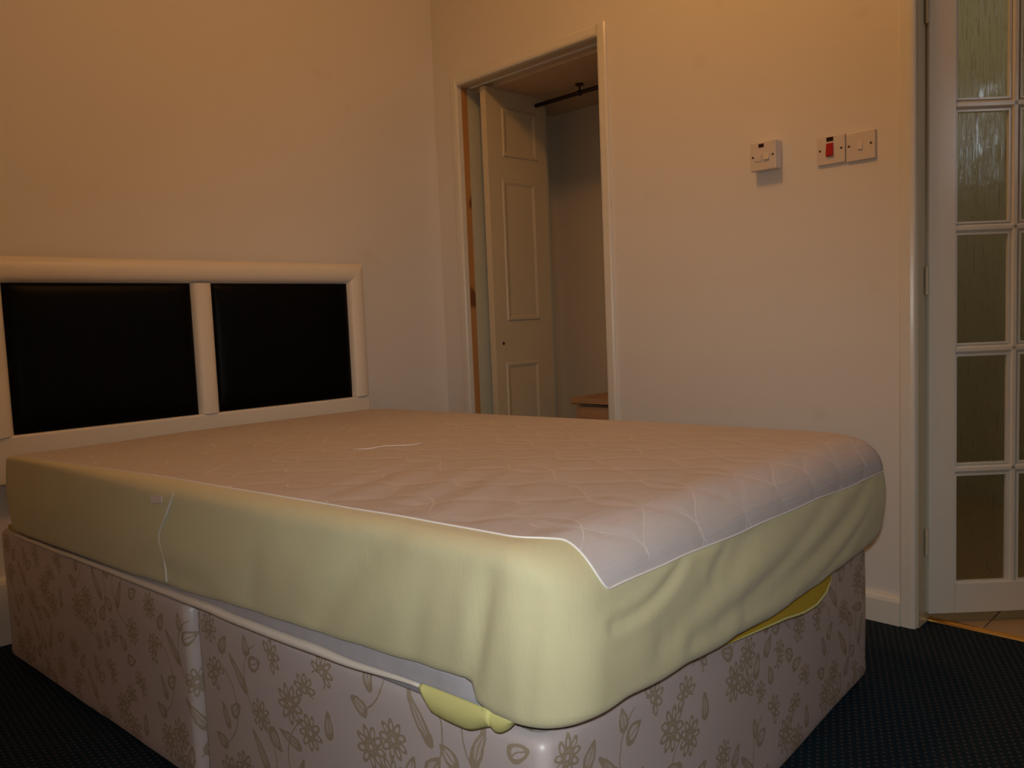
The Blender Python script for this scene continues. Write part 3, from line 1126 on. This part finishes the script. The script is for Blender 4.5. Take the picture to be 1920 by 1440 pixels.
# crease lines (world points, depth, width)
CREASES = [
    ([(-1.426, -2.253, 0.613), (-1.529, -2.261, 0.562), (-1.65, -2.27, 0.553)], 0.006, 0.007),
    ([(-1.155, -2.233, 0.599), (-1.378, -2.25, 0.527), (-1.525, -2.261, 0.491)], 0.007, 0.022),
    ([(-0.839, -2.209, 0.566), (-1.113, -2.23, 0.492), (-1.433, -2.254, 0.46)], 0.008, 0.016),
    ([(-0.618, -2.193, 0.554), (-0.841, -2.209, 0.488), (-1.248, -2.24, 0.444)], 0.008, 0.018),
    ([(-0.60, -2.19, 0.50), (-0.80, -2.21, 0.43), (-1.02, -2.225, 0.40)], 0.005, 0.012),
    ([(-1.30, -2.24, 0.585), (-1.37, -2.25, 0.55)], 0.004, 0.01),
    ([(-1.763, -2.165, 0.625), (-1.768, -2.15, 0.55), (-1.765, -2.125, 0.471)], 0.009, 0.011),
    ([(-1.752, -2.236, 0.61), (-1.753, -2.229, 0.556), (-1.757, -2.215, 0.45)], 0.004, 0.010),
    ([(-1.779, -1.966, 0.650), (-1.79, -1.845, 0.542), (-1.795, -1.783, 0.477)], 0.007, 0.022),
    ([(-1.775, -2.05, 0.60), (-1.782, -2.02, 0.52), (-1.785, -2.00, 0.47)], 0.004, 0.018),
    ([(-1.80, -1.62, 0.58), (-1.805, -1.58, 0.48)], 0.004, 0.025),
    ([(-1.83, -1.20, 0.48), (-1.815, -1.42, 0.47)], 0.004, 0.02),
]


def smooth_line(pl, n=9):
    p = [Vector(q) for q in pl]
    if len(p) == 2:
        return [p[0].lerp(p[1], k / n) for k in range(n + 1)]
    m = p[1] * 2 - (p[0] + p[2]) * 0.5          # quadratic curve through the middle point
    out = []
    for k in range(n + 1):
        t = k / n
        out.append(p[0] * (1 - t) ** 2 + m * (2 * t * (1 - t)) + p[2] * t * t)
    return out


CREASES = [(smooth_line(pl), a * 0.78, wd * 1.2) for pl, a, wd in CREASES]


def seg_dist(p, a, b):
    ab = b - a
    t = (p - a).dot(ab) / ab.length_squared
    e = 1.0
    if t < 0:
        e = max(0, 1 + t * ab.length / 0.04)
        t = 0
    elif t > 1:
        e = max(0, 1 - (t - 1) * ab.length / 0.04)
        t = 1
    return (p - (a + ab * t)).length, e


def crease(p):
    s = 0
    for pl, a, wd in CREASES:
        d, kk = min((seg_dist(p, q, r)[0], k) for k, (q, r) in enumerate(zip(pl, pl[1:])))
        if d < wd * 5:
            a = a * math.sin(math.pi * (kk + 0.8) / (len(pl) + 0.6)) ** 0.6
            s += -a * math.exp(-(d / wd) ** 2) + 0.45 * a * math.exp(-((d - wd * 2.2) / (wd * 1.4)) ** 2)
    return s


def profile(i):
    """list of (d, z) from hem to shoulder, its lengths, and the arc length of the seam"""
    u, v = RR.at(i, 0)
    a = RR.angle(i)
    fl_ = max(0.0, math.sin(a)) ** 2        # 1 on the foot side
    lf_ = max(0.0, -math.cos(a)) ** 2       # 1 on the left side
    rg_ = max(0.0, math.cos(a)) ** 2
    zl = lerp_table(ZB_L, v)
    zf = lerp_table(ZB_F, u)
    zb = zl * lf_ + zf * fl_ + (1 - lf_ - fl_) * (0.40 if rg_ > 0.0 else 0.416)
    zb += 0.0018 * noise.noise(Vector((u * 14, v * 14, 0)))
    rs_ = (0.012 + 0.022 * sstep(v, 0.25, 1.2)) * lf_ + 0.085 * fl_ + (1 - lf_ - fl_) * 0.085      # shoulder radius
    rb_ = 0.016 * lf_ + 0.055 * fl_ * (0.35 + 0.65 * sstep(u, -1.9, -1.3)) + (1 - lf_ - fl_) * 0.06      # bottom radius
    zt = top_z(*RR.at(i, -rs_))
    pr = []
    for k in range(9):
        t = k / 8 * math.pi / 2
        pr.append((-rb_ * (1 - math.sin(t)), zb + rb_ * (1 - math.cos(t)) * 1.0))
    z0, z1 = zb + rb_, zt - rs_
    for k in range(1, 12):
        t = k / 12
        pr.append((0.006 * math.sin(math.pi * t), z0 + (z1 - z0) * t))
    for k in range(13):
        t = k / 12 * math.pi / 2
        pr.append((-rs_ * (1 - math.cos(t)), z1 + rs_ * math.sin(t)))
    for k in range(1, 40):
        d = -rs_ - (0.64 - rs_) * k / 39
        pr.append((d, None))
    return pr, fl_, lf_, rs_


def cover():
    skirt_rows, top_rows = 30, 34
    sv, suv, tv, tuv = [], [], [], []
    seam_pts = []
    cols_s, cols_t = [], []
    arc = 0.0
    prev = None
    for i in range(NP):
        u, v = RR.at(i, 0)
        if prev:
            arc += math.hypot(u - prev[0], v - prev[1])
        prev = (u, v)
        pr, fl_, lf_, rs_ = profile(i)
        pts = []
        for d, z in pr:
            q = RR.at(i, d)
            if z is None:
                z = top_z(*q)
            pts.append(Vector((q[0], q[1], z)))
        cum = [0.0]
        for a, b in zip(pts, pts[1:]):
            cum.append(cum[-1] + (b - a).length)

        def pos(s):
            s = min(max(s, 0), cum[-1])
            for k in range(len(cum) - 1):
                if s <= cum[k + 1]:
                    t = (s - cum[k]) / max(1e-9, cum[k + 1] - cum[k])
                    return pts[k].lerp(pts[k + 1], t)
            return pts[-1]
        # seam location
        s_top = cum[32]                               # end of the shoulder arc
        # left: on the flat just past the shoulder
        s_left = s_top
        for k in range(20, len(pr)):
            ins = 0.018 + 0.030 * sstep(v, 0.25, 1.2)
            if pr[k][0] <= -ins:
                t = (pr[k - 1][0] + ins) / max(1e-9, pr[k - 1][0] - pr[k][0])
                s_left = cum[k - 1] + t * (cum[k] - cum[k - 1])
                break
        s_left += 0.003 * noise.noise(Vector((v * 6, 0, 5)))
        if v < 0.5:
            s_left -= 0.006 * (1 - v / 0.5)
        # foot: at the measured height on the face
        zt_ = lerp_table([(-1.9, 0.598), (-1.80, 0.600), (-1.65, 0.596), (-1.40, 0.586), (-1.15, 0.578), (-0.84, 0.564), (-0.56, 0.557)], u)
        s_foot = s_top
        for k in range(8, 33):
            if pts[k].z >= zt_:
                t = (zt_ - pts[k - 1].z) / max(1e-9, pts[k].z - pts[k - 1].z)
                s_foot = cum[k - 1] + t * (cum[k] - cum[k - 1])
                break
        if v > V1 - 0.13 and u < -1.0:                 # near corner: a pointed tip just round the corner
            k = sstep(u, -1.885, -1.812)
            s_seam = s_left * (1 - k) + s_foot * k
        elif (v > V1 - 0.14 and u > -1.0) or (u > -0.8 and v > 1.9):
            k = sstep(v, 1.95, 2.06) if u > -0.60 else 1.0
            s_seam = s_foot * k + s_left * (1 - k)
        else:
            s_seam = s_left
        cs, ct = [], []
        for k in range(skirt_rows + 1):
            s = s_seam * k / skirt_rows
            p = pos(s)
            wd = B(p.x, p.y, p.z)
            a = RR.angle(i)
            nw = BU * math.cos(a) + BV * math.sin(a)
            f = math.sin(math.pi * min(1, 0.08 + 0.92 * (1 - k / skirt_rows))) ** 0.5 if k < skirt_rows else 0
            amt = crease(wd) * (fl_ + lf_) * min(1, 2.5 * f)
            amt += 0.0022 * f * noise.noise(Vector((p.x * 6 + p.z * 5, p.y * 6, p.z * 3)))
            if k == 0:
                amt += 0.002 * noise.noise(Vector((arc * 22, 0, 1)))
            sv.append(wd + nw * amt)
            suv.append((arc, s))
            if k == skirt_rows:
                seam_pts.append(wd + nw * amt)
        for k in range(top_rows + 1):
            t = k / top_rows
            t = t ** 1.5
            s = s_seam + (cum[-1] - s_seam) * t
            p = pos(s)
            wd = B(p.x, p.y, p.z)
            # folds drawn across the top near the foot end
            w_ = sstep(p.y, 0.9, 1.9) * (1 - sstep(t, 0.75, 1.0))
            ph = (p.y * 0.86 + p.x * 0.30)
            if t > 0.02:
                wd.z += w_ * 0.0035 * min(1, t * 12) * noise.noise(Vector((ph * 22, p.x * 2.5, 7)))
            tv.append(wd)
            tuv.append((p.x, p.y - max(0.0, (0.66 - p.z)) * -1.0))
    R = skirt_rows + 1
    fs = []
    for i in range(NP):
        j = (i + 1) % NP
        for k in range(skirt_rows):
            fs.append((i * R + k, j * R + k, j * R + k + 1, i * R + k + 1))
    mesh_obj('skirt', sv, fs, M['skirt'], mp, True, suv)
    R = top_rows + 1
    fs = []
    for i in range(NP):
        j = (i + 1) % NP
        for k in range(top_rows):
            fs.append((i * R + k, j * R + k, j * R + k + 1, i * R + k + 1))
    fs.append(tuple(i * R + top_rows for i in range(NP)))
    mesh_obj('quilted_top', tv, fs, M['quilt'], mp, True, tuv)
    for nme in ('skirt', 'quilted_top'):
        ob = [c for c in mp.children if c.name.startswith(nme)][0]
        bm = bmesh.new()
        bm.from_mesh(ob.data)
        bmesh.ops.recalc_face_normals(bm, faces=bm.faces)
        bm.to_mesh(ob.data)
        bm.free()
    tube('edge_stitching', [p + Vector((0, 0, 0.0006)) for p in seam_pts[2:-2]], 0.0016, M['white_thread'], mp, 5)


cover()


def on_left(v, z, out=0.002):
    return B(U0 - out, v, z)


# sewn side seam and white label on the left side of the skirt
sp_ = [(-1.826, -1.324, 0.640), (-1.828, -1.291, 0.593), (-1.831, -1.257, 0.55), (-1.830, -1.264, 0.506), (-1.830, -1.265, 0.451)]
spts = []
for k in range(41):
    t = k / 40 * (len(sp_) - 1)
    i0 = min(int(t), len(sp_) - 2)
    f = t - i0
    q = [Vector(sp_[min(max(i0 + j, 0), len(sp_) - 1)]) for j in (-1, 0, 1, 2)]
    c = 0.5 * (2 * q[1] + (q[2] - q[0]) * f + (2 * q[0] - 5 * q[1] + 4 * q[2] - q[3]) * f * f + (3 * q[1] - q[0] - 3 * q[2] + q[3]) * f ** 3)
    spts.append(c - BU * (0.0045 + 0.0035 * math.sin(math.pi * min(1, k / 34))))
tube('side_seam', spts, lambda t: 0.0018 + 0.0016 * math.sin(t * 7) ** 2, M['piping'], mp, 6, 0.6)
vs = []
for (v, z) in ((1.135, 0.632), (1.085, 0.625), (1.085, 0.611), (1.135, 0.616)):
    vs.append(B(U0 - 0.0035, v, z))
for q in list(vs):
    vs.append(q - BU * 0.001)
mesh_obj('care_label', vs, [(0, 1, 2, 3), (7, 6, 5, 4), (0, 4, 5, 1), (1, 5, 6, 2), (2, 6, 7, 3), (3, 7, 4, 0)], M['pale_label'], mp)


# loose yellow hem that hangs out below the near corner
def hanging_flap(name, path, drop, mat, thick=0.010, out=0.0):
    n, m = len(path) - 1, 8
    vs, fs = [], []
    for i, (p, nrm) in enumerate(path):
        h = drop(i / n)
        for j in range(m + 1):
            t = j / m
            bul = thick * math.sin(math.pi * (0.15 + 0.85 * t)) ** 0.7
            vs.append(p + nrm * (bul + out) + Vector((0, 0, -h * t)))
    for i in range(n + 1):
        pass
    W = m + 1
    for i in range(n):
        for j in range(m):
            fs.append((i * W + j, i * W + j + 1, (i + 1) * W + j + 1, (i + 1) * W + j))
    o = mesh_obj(name, vs, fs, mat, mp, True)
    s = o.modifiers.new('thickness', 'SOLIDIFY')
    s.thickness = 0.003
    s.offset = -1
    return o


path = []
for i in range(25):
    v = 1.876 + (2.010 - 1.876) * i / 24
    path.append((B(-1.908, v, 0.440), -BU))
hanging_flap('loose_hem', path, lambda t: 0.012 + 0.030 * min(1, t / 0.12) ** 0.6 + 0.006 * math.sin(math.pi * t) - 0.014 * sstep(t, 0.6, 1.0), M['yellow_bright'], 0.012)
path = []
for i in range(13):
    v = 1.998 + (2.062 - 1.998) * i / 12
    path.append((B(-1.908, v, 0.440), -BU))
hanging_flap('loose_hem', path, lambda t: 0.012 + 0.022 * min(1, t / 0.2) * (1 - sstep(t, 0.25, 0.95)) - 0.010 * sstep(t, 0.6, 1.0), M['yellow_bright'], 0.010)

# yellow satin edge that gapes open under the foot side
gp = [(-1.42, 0.380, 0.374), (-1.30, 0.376, 0.364), (-1.17, 0.374, 0.352), (-1.09, 0.372, 0.340), (-1.02, 0.374, 0.335), (-0.95, 0.378, 0.340), (-0.90, 0.378, 0.352), (-0.865, 0.378, 0.370)]
path_hi, path_lo = [], []
for k in range(29):
    t = k / 28 * (len(gp) - 1)
    a = min(int(t), len(gp) - 2)
    f = t - a
    u = gp[a][0] + (gp[a + 1][0] - gp[a][0]) * f
    zh = gp[a][1] + (gp[a + 1][1] - gp[a][1]) * f
    zl = gp[a][2] + (gp[a + 1][2] - gp[a][2]) * f
    e = math.sin(math.pi * k / 28)
    path_hi.append((u, zh))
    path_lo.append((u, zl, e))
vs, fs = [], []
for (u, zh), (_, zl, e) in zip(path_hi, path_lo):
    for j in range(7):
        t = j / 6
        vs.append(B(u, 2.089 + 0.020 * e * t ** 1.5 + 0.001, zh + (zl - zh) * t + 0.002 * math.sin(t * 9 + u * 30) * e))
for i in range(28):
    for j in range(6):
        k = i * 7 + j
        fs.append((k, k + 7, k + 8, k + 1))
so = mesh_obj('satin_edge', vs, fs, M['yellow_satin'], mp, True)
md = so.modifiers.new('thickness', 'SOLIDIFY')
md.thickness = 0.0015
tube('satin_edge', [B(u, 2.090 + 0.022 * e, zl) for u, zl, e in path_lo], lambda t: 0.0008 + 0.0022 * math.sin(math.pi * t), M['yellow_bright'], mp, 6)
# the same satin showing at the head corner
vs = [B(-1.900, 0.10, 0.409), B(-1.900, 0.27, 0.409), B(-1.900, 0.27, 0.415), B(-1.900, 0.10, 0.422)]
vs += [q + BU * 0.02 for q in vs]
mesh_obj('satin_edge', vs, [(0, 1, 2, 3), (7, 6, 5, 4), (0, 4, 5, 1), (1, 5, 6, 2), (2, 6, 7, 3), (3, 7, 4, 0)], M['yellow_satin'], mp)
# a loose pulled thread on the top
tube('loose_thread', [B(-1.46 + 0.020 * k, 1.16 + 0.012 * math.sin(k * 1.3) + 0.01 * k, top_z(-1.46 + 0.02 * k, 1.16 + 0.01 * k) + 0.003) for k in range(9)], 0.0012, M['white_thread'], mp, 5)
seat(mp)
